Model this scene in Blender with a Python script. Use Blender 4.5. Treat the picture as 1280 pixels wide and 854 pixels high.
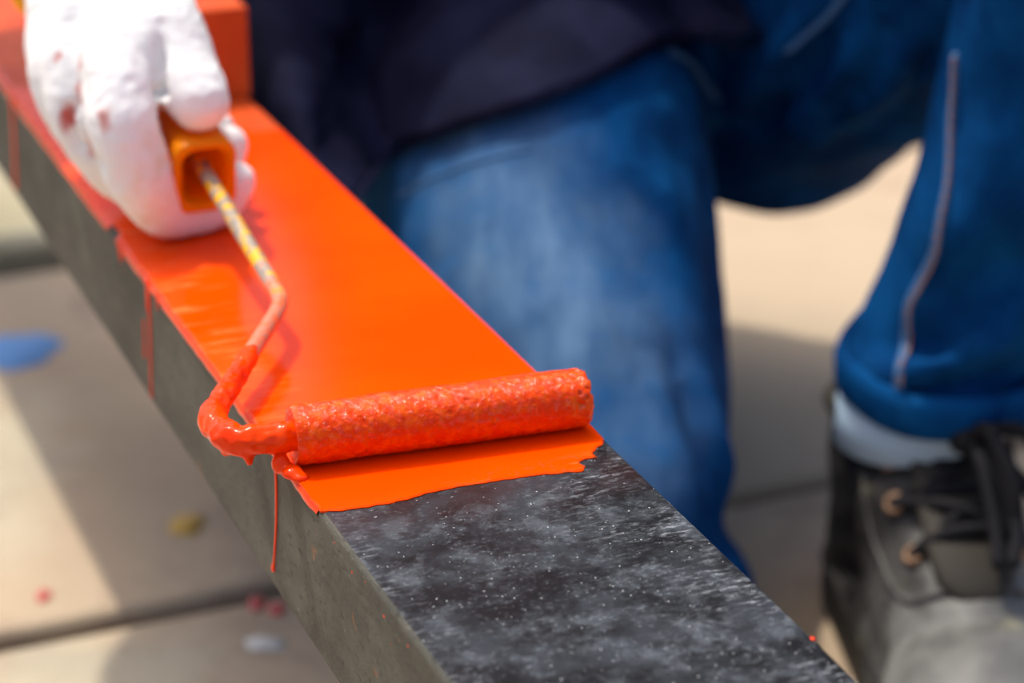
import bpy, bmesh, math, random
import numpy as np
from mathutils import Vector, Matrix, noise
from mathutils.bvhtree import BVHTree

random.seed(7)
rng = np.random.default_rng(7)
for o in list(bpy.data.objects):
    bpy.data.objects.remove(o)
scn = bpy.context.scene
COL = scn.collection

# ------------------------------------------------------------------ camera
PITCH = math.radians(22.734)
cam_d = bpy.data.cameras.new('camera')
cam = bpy.data.objects.new('camera', cam_d)
COL.objects.link(cam)
cam.location = (0, 0, 0.60)
cam.rotation_euler = (math.pi / 2 - PITCH, 0, 0)
cam_d.sensor_width = 36.0
cam_d.lens = 3000.0 / 1280.0 * 36.0
cam_d.clip_start = 0.02
cam_d.dof.use_dof = True
cam_d.dof.focus_distance = 0.715
cam_d.dof.aperture_fstop = 8.0
scn.camera = cam

# ------------------------------------------------------------------ sky, sun, exposure
SUN_TRAVEL = Vector((0.300, -0.350, -1.0)).normalized()
wld = bpy.data.worlds.new('world'); scn.world = wld
wld.use_nodes = True
nt = wld.node_tree
sky = nt.nodes.new('ShaderNodeTexSky')
sky.sky_type = 'NISHITA'
sky.sun_disc = False
sky.sun_elevation = math.radians(67)
sky.sun_rotation = math.radians(-42)
sky.air_density = 0.75
sky.dust_density = 5.0
sky.ozone_density = 0.6
nt.links.new(sky.outputs[0], nt.nodes['Background'].inputs[0])
nt.nodes['Background'].inputs[1].default_value = 0.265
sun_d = bpy.data.lights.new('sun', 'SUN')
sun_d.energy = 3.8
sun_d.angle = math.radians(1.0)
sun_d.color = (1.0, 0.93, 0.82)
sun = bpy.data.objects.new('sun', sun_d); COL.objects.link(sun)
sun.rotation_euler = SUN_TRAVEL.to_track_quat('-Z', 'Y').to_euler()
sun.location = (-1.2, 2.0, 3.0)
scn.view_settings.view_transform = 'Standard'
scn.view_settings.look = 'None'
scn.view_settings.gamma = 1.0
scn.view_settings.use_curve_mapping = False
scn.view_settings.exposure = -0.2

# ------------------------------------------------------------------ helpers
V3 = lambda p: np.array(p, float)

def new_obj(name, me, mat=None, parent=None, smooth=True):
    o = bpy.data.objects.new(name, me)
    COL.objects.link(o)
    if mat is not None:
        me.materials.clear(); me.materials.append(mat)
    if parent is not None:
        o.parent = parent
    if smooth and len(me.polygons):
        me.polygons.foreach_set('use_smooth', [True] * len(me.polygons))
    return o

def tag(o, label, cat=None, group=None, kind=None):
    if label: o['label'] = label
    if cat: o['category'] = cat
    if group: o['group'] = group
    if kind: o['kind'] = kind
    return o

def empty(name, loc=(0, 0, 0), parent=None):
    o = bpy.data.objects.new(name, None); COL.objects.link(o)
    o.location = loc; o.empty_display_size = 0.05
    if parent: o.parent = parent
    return o

def mesh_from(name, vs, fs):
    me = bpy.data.meshes.new(name)
    me.from_pydata([tuple(map(float, v)) for v in vs], [], fs)
    me.update()
    return me

def catmull(P, n):
    P = V3(P); out = []
    for i in range(len(P) - 1):
        p0 = P[max(i - 1, 0)]; p1 = P[i]; p2 = P[i + 1]; p3 = P[min(i + 2, len(P) - 1)]
        for k in range(n):
            t = k / n
            out.append(0.5 * ((2 * p1) + (-p0 + p2) * t + (2 * p0 - 5 * p1 + 4 * p2 - p3) * t * t + (-p0 + 3 * p1 - 3 * p2 + p3) * t ** 3))
    out.append(P[-1])
    return np.array(out)

def tube(P, R, seg=12, caps=True, squash=None, round_caps=True, closed=False):
    """verts/faces of a tube along P with radii R; squash=(axis vector, factor) flattens it"""
    P = V3(P); n = len(P)
    R = np.broadcast_to(np.array(R, float), (n,)).copy()
    if round_caps and caps and not closed:
        d0 = P[0] - P[1]; d0 /= np.linalg.norm(d0)
        d1 = P[-1] - P[-2]; d1 /= np.linalg.norm(d1)
        pre = [P[0] + d0 * R[0] * math.sin(a) for a in (1.35, 1.0, 0.55)]
        prr = [R[0] * math.cos(a) for a in (1.35, 1.0, 0.55)]
        pos = [P[-1] + d1 * R[-1] * math.sin(a) for a in (0.55, 1.0, 1.35)]
        por = [R[-1] * math.cos(a) for a in (0.55, 1.0, 1.35)]
        P = np.vstack([pre, P, pos]); R = np.concatenate([prr, R, por]); n = len(P)
    T = np.zeros_like(P)
    if closed:
        T = np.roll(P, -1, 0) - np.roll(P, 1, 0)
    else:
        T[1:-1] = P[2:] - P[:-2]; T[0] = P[1] - P[0]; T[-1] = P[-1] - P[-2]
    T /= np.linalg.norm(T, axis=1)[:, None] + 1e-12
    ref = V3((0, 0, 1)) if abs(T[0][2]) < 0.9 else V3((1, 0, 0))
    u = np.cross(T[0], ref); u /= np.linalg.norm(u)
    vs = []
    for i in range(n):
        u = u - T[i] * (u @ T[i]); u /= np.linalg.norm(u)
        w = np.cross(T[i], u)
        for k in range(seg):
            a = 2 * math.pi * k / seg
            off = (u * math.cos(a) + w * math.sin(a)) * R[i]
            if squash is not None:
                ax = V3(squash[0]); ax = ax / np.linalg.norm(ax)
                off = off + ax * (off @ ax) * (squash[1] - 1)
            vs.append(P[i] + off)
    fs = []
    m = n if closed else n - 1
    for i in range(m):
        j = (i + 1) % n
        for k in range(seg):
            k2 = (k + 1) % seg
            fs.append((i * seg + k, i * seg + k2, j * seg + k2, j * seg + k))
    if caps and not closed:
        fs.append(tuple(reversed(range(seg))))
        fs.append(tuple((n - 1) * seg + k for k in range(seg)))
    return vs, fs

def ellipsoid(c, r, rot=None, seg=20, rings=12):
    c = V3(c); vs = []; fs = []
    M = np.eye(3) if rot is None else np.array(rot)
    vs.append(c + M @ V3((0, 0, r[2])))
    for i in range(1, rings):
        th = math.pi * i / rings
        for k in range(seg):
            a = 2 * math.pi * k / seg
            vs.append(c + M @ V3((r[0] * math.sin(th) * math.cos(a), r[1] * math.sin(th) * math.sin(a), r[2] * math.cos(th))))
    vs.append(c - M @ V3((0, 0, r[2])))
    for k in range(seg):
        fs.append((0, 1 + k, 1 + (k + 1) % seg))
    for i in range(rings - 2):
        for k in range(seg):
            a = 1 + i * seg + k; b = 1 + i * seg + (k + 1) % seg
            fs.append((a, a + seg, b + seg, b))
    L = len(vs) - 1; s = 1 + (rings - 2) * seg
    for k in range(seg):
        fs.append((s + k, L, s + (k + 1) % seg))
    return vs, fs

def merge(parts):
    vs, fs = [], []
    for v, f in parts:
        n = len(vs); vs += list(v); fs += [tuple(i + n for i in q) for q in f]
    return vs, fs

def blob(name, parts, voxel, smooth=4, fac=0.5):
    """union of closed shapes, remeshed into one continuous surface"""
    me = mesh_from(name + '_raw', *merge(parts))
    o = bpy.data.objects.new(name + '_raw', me); COL.objects.link(o)
    m = o.modifiers.new('r', 'REMESH'); m.mode = 'VOXEL'; m.voxel_size = voxel
    if smooth:
        s = o.modifiers.new('s', 'SMOOTH'); s.factor = fac; s.iterations = smooth
    dg = bpy.context.evaluated_depsgraph_get(); dg.update()
    out = bpy.data.meshes.new_from_object(o.evaluated_get(dg))
    out.name = name
    bpy.data.objects.remove(o); bpy.data.meshes.remove(me)
    return out

def get_co(me):
    a = np.empty(len(me.vertices) * 3); me.vertices.foreach_get('co', a); return a.reshape(-1, 3)

def get_no(me):
    a = np.empty(len(me.vertices) * 3); me.vertex_normals.foreach_get('vector', a); return a.reshape(-1, 3)

def set_co(me, c):
    me.vertices.foreach_set('co', c.ravel()); me.update()

def fold(co, no, pts, width, amp, ends=0.25):
    """raise (or press, amp<0) a cloth fold along a polyline"""
    pts = V3(pts); d = np.zeros(len(co))
    tot = sum(np.linalg.norm(pts[i + 1] - pts[i]) for i in range(len(pts) - 1)); acc = 0
    best = np.full(len(co), 1e9); par = np.zeros(len(co))
    for i in range(len(pts) - 1):
        a, b = pts[i], pts[i + 1]; L = np.linalg.norm(b - a)
        t = np.clip(((co - a) @ (b - a)) / L ** 2, 0, 1)
        q = np.linalg.norm(co - (a + t[:, None] * (b - a)), axis=1)
        m = q < best; best[m] = q[m]; par[m] = (acc + t[m] * L) / tot; acc += L
    win = np.clip(np.minimum(par, 1 - par) / ends, 0.15, 1)
    d = amp * win * np.exp(-(best / width) ** 2)
    return co + no * d[:, None]

def wobble(co, no, scale, amp, seed=0.0):
    d = np.array([noise.noise(Vector(c * scale) + Vector((seed, seed * 1.7, -seed))) for c in co])
    return co + no * (d * amp)[:, None]

# ------------------------------------------------------------------ materials
def mat(name, col=(0.5, 0.5, 0.5), rough=0.5, spec=0.5, metal=0.0, coat=0.0):
    m = bpy.data.materials.new(name); m.use_nodes = True
    b = m.node_tree.nodes['Principled BSDF']
    b.inputs['Base Color'].default_value = (*col, 1)
    b.inputs['Roughness'].default_value = rough
    b.inputs['Specular IOR Level'].default_value = spec
    b.inputs['Metallic'].default_value = metal
    b.inputs['Coat Weight'].default_value = coat
    return m

class N:
    """tiny node helper"""
    def __init__(s, m):
        s.t = m.node_tree; s.b = s.t.nodes['Principled BSDF']
        s.co = s.t.nodes.new('ShaderNodeTexCoord').outputs['Object']
    def new(s, t): return s.t.nodes.new(t)
    def link(s, a, b): s.t.links.new(a, b)
    def map(s, scale=(1, 1, 1), rot=(0, 0, 0), loc=(0, 0, 0)):
        n = s.new('ShaderNodeMapping'); n.inputs['Scale'].default_value = scale
        n.inputs['Rotation'].default_value = rot; n.inputs['Location'].default_value = loc
        s.link(s.co, n.inputs[0]); return n.outputs[0]
    def noise(s, scale, detail=4, rough=0.55, vec=None, dist=0.0):
        n = s.new('ShaderNodeTexNoise'); n.inputs['Scale'].default_value = scale
        n.inputs['Detail'].default_value = detail; n.inputs['Roughness'].default_value = rough
        n.inputs['Distortion'].default_value = dist
        s.link(vec or s.co, n.inputs['Vector']); return n.outputs['Fac']
    def voro(s, scale, vec=None, out='Distance'):
        n = s.new('ShaderNodeTexVoronoi'); n.inputs['Scale'].default_value = scale
        s.link(vec or s.co, n.inputs['Vector']); return n.outputs[out]
    def ramp(s, fac, stops):
        n = s.new('ShaderNodeValToRGB'); e = n.color_ramp.elements
        while len(e) < len(stops): e.new(0.5)
        for k, (p, c) in enumerate(stops):
            e[k].position = p; e[k].color = (*c, 1) if len(c) == 3 else c
        s.link(fac, n.inputs[0]); return n.outputs[0]
    def rng(s, fac, a, b, c=0.0, d=1.0):
        n = s.new('ShaderNodeMapRange'); n.interpolation_type = 'SMOOTHSTEP'
        for k, v in zip((1, 2, 3, 4), (a, b, c, d)): n.inputs[k].default_value = v
        s.link(fac, n.inputs[0]); return n.outputs[0]
    def mix(s, fac, a, b):
        n = s.new('ShaderNodeMix'); n.data_type = 'RGBA'
        for sock, v in ((n.inputs[0], fac), (n.inputs[6], a), (n.inputs[7], b)):
            if isinstance(v, (int, float)): sock.default_value = v
            elif isinstance(v, tuple): sock.default_value = (*v, 1)
            else: s.link(v, sock)
        return n.outputs[2]
    def math(s, op, a, b=0.0):
        n = s.new('ShaderNodeMath'); n.operation = op
        for k, v in enumerate((a, b)):
            if isinstance(v, (int, float)): n.inputs[k].default_value = v
            else: s.link(v, n.inputs[k])
        return n.outputs[0]
    def dist(s, p, warp=0.0, wscale=60, scale=None):
        """distance of the object-space point from p, warped by noise"""
        n = s.new('ShaderNodeVectorMath'); n.operation = 'DISTANCE'
        if scale:
            mp = s.map(scale); s.link(mp, n.inputs[0]); n.inputs[1].default_value = tuple(a * b for a, b in zip(p, scale))
        else:
            s.link(s.co, n.inputs[0]); n.inputs[1].default_value = p
        if warp:
            return s.math('ADD', n.outputs['Value'], s.math('MULTIPLY', s.math('SUBTRACT', s.noise(wscale, 3), 0.5), warp))
        return n.outputs['Value']
    def sep(s, vec=None):
        n = s.new('ShaderNodeSeparateXYZ'); s.link(vec or s.co, n.inputs[0]); return n.outputs
    def col(s, c): s.link(c, s.b.inputs['Base Color'])
    def rough(s, c): s.link(c, s.b.inputs['Roughness'])
    def bump(s, h, strength=0.3, dist=0.001):
        n = s.new('ShaderNodeBump'); n.inputs['Strength'].default_value = strength
        n.inputs['Distance'].default_value = dist
        s.link(h, n.inputs['Height']); s.link(n.outputs[0], s.b.inputs['Normal'])

ORANGE = (0.95, 0.062, 0.002)

def m_wet(name, bump_scale=90, bump=0.12):
    m = mat(name, ORANGE, 0.12, 0.18)
    n = N(m)
    n.col(n.mix(n.rng(n.noise(55, 4), 0.35, 0.7), (0.90, 0.036, 0.0005), (0.94, 0.060, 0.001)))
    n.bump(n.noise(bump_scale, 3), bump, 0.0012)
    return m

# wet coat on the beam: thin, streaky towards its left edge and front lip
M_COAT = mat('wet_orange_paint', ORANGE, 0.08, 0.07)
n = N(M_COAT)
streak = n.noise(1.0, 6, 0.65, n.map((28, 190, 60), (0, 0, math.radians(38))))
base = n.mix(n.rng(n.noise(14, 3), 0.35, 0.7), (0.95, 0.056, 0.0002), (0.97, 0.074, 0.0004))
sx = n.sep()
thin = n.math('MULTIPLY', n.rng(sx[0], 0.030, 0.004), n.rng(sx[1], 0.04, 0.09))
fr = n.math('MULTIPLY', n.rng(sx[1], 0.010, -0.002), n.rng(sx[0], 0.03, 0.07))
thin = n.math('MAXIMUM', thin, fr)
spots = n.math('MULTIPLY', thin, n.rng(streak, 0.50, 0.68))
base = n.mix(n.math('MULTIPLY', spots, 0.75), base, (0.95, 0.22, 0.06))
dark = n.math('MULTIPLY', n.math('MULTIPLY', fr, n.rng(n.noise(420, 3), 0.56, 0.66)), 0.8)
base = n.mix(dark, base, (0.30, 0.07, 0.02))
n.col(base)
n.rough(n.rng(spots, 0, 1, 0.15, 0.4))
h = n.math('ADD', n.math('MULTIPLY', n.noise(60, 2), 0.5), n.math('MULTIPLY', streak, n.math('MULTIPLY', thin, 0.8)))
n.bump(h, 0.10, 0.001)
M_WET = m_wet('wet_orange_paint_thick', 160, 0.25)
M_DRIP = m_wet('wet_orange_paint_run', 200, 0.1)

# dry older coat
M_DRY = mat('dry_orange_red_paint', (0.66, 0.09, 0.035), 0.5, 0.12)
n = N(M_DRY)
n.col(n.mix(n.rng(n.noise(30, 4), 0.3, 0.75), (0.60, 0.065, 0.012), (0.72, 0.110, 0.020)))
n.bump(n.noise(300, 3), 0.1, 0.0005)

# raw steel: dusty mill-scale top and lighter olive side
M_STEEL = mat('black_mill_scale_steel', (0.03, 0.032, 0.036), 0.42, 0.14)
n = N(M_STEEL)
cl = n.noise(24, 12, 0.70, None, 0.15)
cl2 = n.noise(75, 9, 0.72, n.map(loc=(3, 1, 2)))
fine = n.noise(1.0, 10, 0.85, n.map((420, 620, 500), (0, 0, math.radians(-12))))
scr = n.noise(1.0, 7, 0.75, n.map((150, 520, 200), (0, 0, math.radians(-14))))
c1 = n.mix(n.rng(cl, 0.43, 0.62), (0.002, 0.0024, 0.004), (0.024, 0.029, 0.037))
c1 = n.mix(n.math('MULTIPLY', n.math('MULTIPLY', n.rng(cl2, 0.47, 0.62), n.rng(cl, 0.36, 0.58)), 0.8), c1, (0.068, 0.080, 0.094))
grain = n.math('MULTIPLY', n.rng(fine, 0.54, 0.62), n.rng(cl2, 0.36, 0.60))
c2 = n.mix(n.math('MULTIPLY', grain, 0.8), c1, (0.21, 0.235, 0.26))
xx = n.sep()
edge = n.math('MAXIMUM', n.math('MULTIPLY', n.rng(xx[0], 0.050, 0.10), n.rng(n.noise(38, 6), 0.40, 0.62)), n.math('MULTIPLY', n.rng(xx[0], 0.014, 0.0), 0.5))
c3 = n.mix(n.math('MULTIPLY', edge, n.rng(scr, 0.50, 0.70)), c2, (0.34, 0.37, 0.40))
dots = n.math('MULTIPLY', n.rng(n.voro(620), 0.20, 0.10), n.rng(n.noise(400, 2), 0.56, 0.62))
c4 = n.mix(dots, c3, (0.55, 0.57, 0.58))
rustband = n.math('MULTIPLY', n.math('MULTIPLY', n.rng(xx[1], -0.030, -0.006), n.rng(n.noise(30, 4), 0.40, 0.65)), 0.5)
c4 = n.mix(rustband, c4, (0.035, 0.010, 0.010))
n.col(c4)
n.rough(n.rng(cl, 0.35, 0.7, 0.40, 0.65))
n.bump(n.math('ADD', n.noise(700, 5, 0.7), n.math('MULTIPLY', scr, 0.8)), 0.35, 0.0005)

M_SIDE = mat('olive_steel', (0.10, 0.10, 0.07), 0.6, 0.35)
n = N(M_SIDE)
sv_ = n.map((1, 0.42, 1))
g1 = n.noise(55, 6, 0.65, sv_)
g2 = n.noise(1.0, 6, 0.75, n.map((420, 180, 420)))
c = n.mix(n.rng(g1, 0.32, 0.7), (0.046, 0.047, 0.036), (0.100, 0.098, 0.076))
c = n.mix(n.math('MULTIPLY', n.rng(g2, 0.60, 0.70), 0.6), c, (0.30, 0.29, 0.24))
c = n.mix(n.math('MULTIPLY', n.rng(n.noise(480, 4, 0.6, sv_), 0.58, 0.64), 0.75), c, (0.022, 0.022, 0.016))
c = n.mix(n.math('MULTIPLY', n.rng(n.noise(75, 4), 0.66, 0.72), 0.55), c, (0.34, 0.12, 0.035))
n.col(c)
n.bump(n.math('ADD', n.noise(520, 6, 0.8, sv_), n.math('MULTIPLY', n.noise(170, 4, 0.6, sv_), 0.9)), 0.9, 0.0010)

# ------------------------------------------------------------------ ground
M_GROUND = mat('worn_concrete', (0.4, 0.34, 0.27), 0.85, 0.2)
n = N(M_GROUND)
gA = n.noise(3.2, 6, 0.6, n.map(loc=(1.3, 0.4, 0)))
c = n.mix(n.rng(gA, 0.33, 0.68), (0.40, 0.305, 0.21), (0.48, 0.375, 0.26))
c = n.mix(n.math('MULTIPLY', n.rng(n.noise(11, 5, 0.65), 0.46, 0.68), 0.7), c, (0.29, 0.21, 0.155))
# sunlit ground painted paler left of the beam; beige patches beyond the knees
p1 = n.rng(n.dist((-0.315, 1.215, 0), 0.10, 16, (1.0, 0.40, 1)), 0.085, 0.02)
p2 = n.rng(n.dist((-0.205, 0.995, 0), 0.08, 18), 0.085, 0.03)
p3 = n.rng(n.dist((0.24, 1.50, 0), 0.25, 6, (0.8, 1.0, 1)), 0.34, 0.10)
p4 = n.rng(n.dist((-0.42, 1.80, 0), 0.25, 6), 0.30, 0.10)
c = n.mix(n.math('MULTIPLY', n.math('MAXIMUM', p1, p2), 0.5), c, (0.50, 0.48, 0.36))
c = n.mix(n.math('MULTIPLY', p3, 0.8), c, (0.43, 0.345, 0.24))
c = n.mix(n.math('MULTIPLY', p4, 0.6), c, (0.44, 0.41, 0.32))
n.col(c)
n.bump(n.math('ADD', n.noise(60, 6, 0.65), n.math('MULTIPLY', n.noise(350, 3), 0.3)), 0.5, 0.002)
M_GAP = mat('dark_joint_dirt', (0.07, 0.06, 0.045), 0.95, 0.1)
M_STEP = mat('olive_beige_concrete', (0.42, 0.39, 0.28), 0.85, 0.2)
n = N(M_STEP)
n.col(n.mix(n.rng(n.noise(5, 5), 0.35, 0.7), (0.32, 0.285, 0.18), (0.40, 0.37, 0.27)))
n.bump(n.noise(90, 5), 0.4, 0.002)

def box_mesh(name, x0, x1, y0, y1, z0, z1, bev=0.0):
    bm = bmesh.new()
    bmesh.ops.create_cube(bm, size=1)
    for v in bm.verts:
        v.co = ((v.co.x + .5) * (x1 - x0) + x0, (v.co.y + .5) * (y1 - y0) + y0, (v.co.z + .5) * (z1 - z0) + z0)
    if bev:
        bmesh.ops.bevel(bm, geom=bm.edges[:], offset=bev, segments=3, profile=0.5, affect='EDGES')
    me = bpy.data.meshes.new(name); bm.to_mesh(me); bm.free()
    return me

floor_root = empty('floor')
floor_root['kind'] = 'structure'
tag(floor_root, 'worn beige concrete ground with dirty joints and paint spots')
fb = new_obj('joint_bed', box_mesh('joint_bed', -7, 7, -4, 12, -0.08, -0.016), M_GAP, floor_root)
fb['kind'] = 'structure'
GA = math.radians(23)
def slab(x0, x1, y0, y1, ztop, m, name='slab'):
    me = box_mesh(name, x0, x1, y0, y1, -0.06, ztop, 0.006)
    c, s = math.cos(GA), math.sin(GA); co = get_co(me)
    o2 = np.column_stack([co[:, 0] * c - co[:, 1] * s - 0.28, co[:, 0] * s + co[:, 1] * c + 1.0, co[:, 2]])
    set_co(me, o2)
    return new_obj(name, me, m, floor_root, smooth=False)
# rows in a frame turned 23 deg about (-0.28, 1.0): row lines run with the beam's width
for xa, xb in ((-4.0, -1.206), (-1.194, 0.994), (1.006, 4.0)):
    slab(xa, xb, -3.5, 0.024, 0.0, M_GROUND)
    slab(xa + .3, xb + .3, 0.040, 0.535, 0.0, M_GROUND)
for xa, xb in ((-4.0, -0.9), (-0.89, 1.3), (1.31, 5.0)):
    slab(xa, xb, 0.550, 2.6, 0.014, M_STEP)
    slab(xa, xb, 2.615, 9.5, 0.014, M_STEP)

def spot(x, y, rx, ry, col, name, ztop=0.0, seed=0):
    vs = [(x, y, ztop + 0.0012)]; k = 26
    for i in range(k):
        a = 2 * math.pi * i / k
        r = 1 + 0.35 * noise.noise(Vector((math.cos(a) * 1.3 + seed, math.sin(a) * 1.3, seed * 2.1)))
        vs.append((x + rx * r * math.cos(a), y + ry * r * math.sin(a), ztop + 0.0010))
    for i in range(k):
        q = vs[1 + i]; vs.append((x + (q[0] - x) * 1.04, y + (q[1] - y) * 1.04, ztop - 0.0005))
    fs = [(0, 1 + i, 1 + (i + 1) % k) for i in range(k)] + [(1 + i, 1 + k + i, 1 + k + (i + 1) % k, 1 + (i + 1) % k) for i in range(k)]
    m = mat('spilt_paint_' + name, col, 0.6, 0.3)
    o = new_obj('paint_spot', mesh_from('paint_spot', vs, fs), m, floor_root)
    tag(o, name + ' paint spot on the concrete')
spot(-0.318, 1.415, 0.026, 0.030, (0.10, 0.26, 0.55), 'blue', seed=1)
spot(-0.178, 1.172, 0.009, 0.013, (0.50, 0.30, 0.05), 'ochre', seed=2)
spot(-0.2415, 1.091, 0.0035, 0.006, (0.50, 0.06, 0.06), 'red', seed=3)
spot(-0.131, 1.083, 0.004, 0.007, (0.50, 0.08, 0.07), 'red', seed=4)
spot(-0.1197, 1.077, 0.004, 0.006, (0.50, 0.06, 0.06), 'red', seed=5)
spot(-0.123, 1.042, 0.010, 0.006, (0.62, 0.60, 0.55), 'white', seed=6)

# ------------------------------------------------------------------ steel frame (beam frame: x across, y along, z up)
BA = math.radians(22.239)
BEAM0 = (-0.0571, 0.63875, 0.27742)      # left top edge where the wet paint ends
W, H = 0.100, 0.0525
frame = empty('steel_frame', BEAM0)
frame.rotation_euler = (0, 0, BA)
tag(frame, 'black steel box beam half coated in wet orange paint', 'steel beam')

def profile_beam(name, y0, y1, w, h, r, parent, mats, x0=0.0, ztop=0.0):
    """box section with rounded long edges; top and sides carry their own finish"""
    prof = []
    for cx, cz, a0 in ((w - r, -r, 0), (r, -r, 90), (r, -h + r, 180), (w - r, -h + r, 270)):
        for k in range(5):
            a = math.radians(a0 + 90 * k / 4); prof.append((x0 + cx + r * math.cos(a), ztop + cz + r * math.sin(a)))
    ys = np.linspace(y0, y1, 40); m = len(prof); vs = []; fs = []; mi = []
    for y in ys:
        vs += [(x, y, z) for x, z in prof]
    for i in range(len(ys) - 1):
        for k in range(m):
            k2 = (k + 1) % m
            fs.append((i * m + k, i * m + k2, (i + 1) * m + k2, (i + 1) * m + k))
            mi.append(0 if k in (2, 3, 4, 5) else 1)
    fs.append(tuple(range(m))); mi.append(1)
    fs.append(tuple((len(ys) - 1) * m + k for k in reversed(range(m)))); mi.append(1)
    me = mesh_from(name, vs, fs)
    bm = bmesh.new(); bm.from_mesh(me); bmesh.ops.recalc_face_normals(bm, faces=bm.faces); bm.to_mesh(me); bm.free()
    o = new_obj(name, me, None, parent, smooth=False)
    for q in mats: me.materials.append(q)
    for p, q in zip(me.polygons, mi): p.material_index = q; p.use_smooth = False
    return o
beam = profile_beam('beam', -0.36, 1.09, W, H, 0.0022, frame, (M_STEEL, M_SIDE))
tag(beam, 'bare dark steel box section')

def sheet(name, outline, z0, thick, material, parent, inset=0.0006):
    """thin coat with its own thickness and a rounded lip, from an outline in the beam frame"""
    bm = bmesh.new()
    a = V3(outline); k = len(a)
    nrm = []
    for i in range(k):
        t = a[(i + 1) % k] - a[i - 1]; t /= np.linalg.norm(t) + 1e-9; nrm.append((-t[1], t[0]))
    area = sum(a[i - 1][0] * a[i][1] - a[i][0] * a[i - 1][1] for i in range(k))
    sg = 1 if area > 0 else -1
    rings = []
    for ins, z in ((0, z0 - 0.0003), (0, z0 + thick * 0.45), (inset, z0 + thick)):
        rings.append([bm.verts.new((a[i][0] + sg * nrm[i][0] * ins, a[i][1] + sg * nrm[i][1] * ins, z)) for i in range(k)])
    for q in range(2):
        for i in range(k):
            bm.faces.new((rings[q][i], rings[q][(i + 1) % k], rings[q + 1][(i + 1) % k], rings[q + 1][i]))
    top = bm.faces.new(rings[2]); bm.faces.new(list(reversed(rings[0])))
    bmesh.ops.recalc_face_normals(bm, faces=bm.faces)
    me = bpy.data.meshes.new(name); bm.to_mesh(me); bm.free()
    return new_obj(name, me, material, parent, smooth=False)

def jag(P, n, amp, seed, keep=()):
    """subdivide an open line and roughen it"""
    P = V3(P); out = []
    for i in range(len(P) - 1):
        for k in range(n):
            t = k / n; q = P[i] * (1 - t) + P[i + 1] * t
            d = P[i + 1] - P[i]; d = np.array((-d[1], d[0])) / (np.linalg.norm(d) + 1e-9)
            q = q + d * amp * (noise.noise(Vector((q[0] * 260, q[1] * 260, seed))) + 0.5 * noise.noise(Vector((q[0] * 900, q[1] * 900, seed))))
            out.append(q)
    out.append(P[-1])
    return out
# (across, along) of the coat's edges
frontL = [(0.0001, 0.0), (0.0055, -0.0021), (0.0117, -0.0025), (0.019, -0.0031), (0.0255, -0.0028), (0.0325, -0.0012), (0.0406, -0.0004), (0.0483, -0.0006), (0.0561, -0.0008), (0.0637, -0.0015), (0.0714, -0.0022), (0.0775, -0.0035), (0.0832, -0.0046), (0.0853, -0.0018), (0.0844, 0.0011), (0.0878, 0.0028), (0.0915, 0.0025), (0.0916, 0.0062), (0.0935, 0.0086), (0.0968, 0.0105), (0.0993, 0.0156)]
rightL = [(0.0996, 0.03), (0.0997, 0.12), (0.0997, 0.25), (0.0996, 0.357)]
farL = [(0.0996, 0.3576), (0.0974, 0.3618), (0.0882, 0.3618), (0.0778, 0.3761), (0.0606, 0.3933), (0.0436, 0.4131), (0.0278, 0.4395), (0.0125, 0.4635), (0.0004, 0.472)]
leftL = [(0.0004, 0.472), (0.0002, 0.375), (0.0006, 0.29), (0.0025, 0.262), (0.0006, 0.25), (0.0003, 0.2), (0.0004, 0.15), (0.0002, 0.1), (0.0003, 0.05), (0.0001, 0.02), (0.0001, 0.0)]
outl = jag(frontL, 6, 0.0006, 1.0)[:-1] + jag(rightL, 4, 0.0, 2) + jag(farL, 6, 0.0012, 3)[1:-1] + jag(leftL, 8, 0.0007, 4)[:-1]
coat = sheet('wet_paint_coat', outl, 0.0, 0.0007, M_COAT, frame)
tag(coat, 'glossy wet orange paint with a ragged front edge')
dry_out = [(0.0003, 0.30), (0.0997, 0.30), (0.0997, 1.085), (0.0003, 1.085)]
dry = sheet('dry_paint_coat', dry_out, 0.0, 0.00025, M_DRY, frame)
tag(dry, 'older dry red-orange paint')
# paint lapped over the left edge
def lap(y0, y1, seed):
    ys = np.linspace(y0, y1, int((y1 - y0) / 0.002)); vs = []; fs = []
    for y in ys:
        d = 0.0016 + 0.0016 * noise.noise(Vector((y * 55, seed, 0))) + 0.0010 * noise.noise(Vector((y * 240, seed, 1)))
        d = max(0.0006, d) * min(1, (y - y0) / 0.01 + 0.1, (y1 - y) / 0.01 + 0.1)
        vs += [(0.0030, y, 0.0002), (0.0022, y, 0.0006), (0.0008, y, 0.0002), (-0.0004, y, -0.0012), (-0.0005, y, -0.0016 - d * 0.7), (0.0003, y, -0.0022 - d)]
    for i in range(len(ys) - 1):
        for k in range(5):
            fs.append((i * 6 + k, (i + 1) * 6 + k, (i + 1) * 6 + k + 1, i * 6 + k + 1))
    me = mesh_from('paint_lap', vs, fs)
    new_obj('paint_lap', me, M_DRIP, frame)
lap(0.002, 0.255, 3.0); lap(0.268, 0.62, 9.0)
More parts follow.
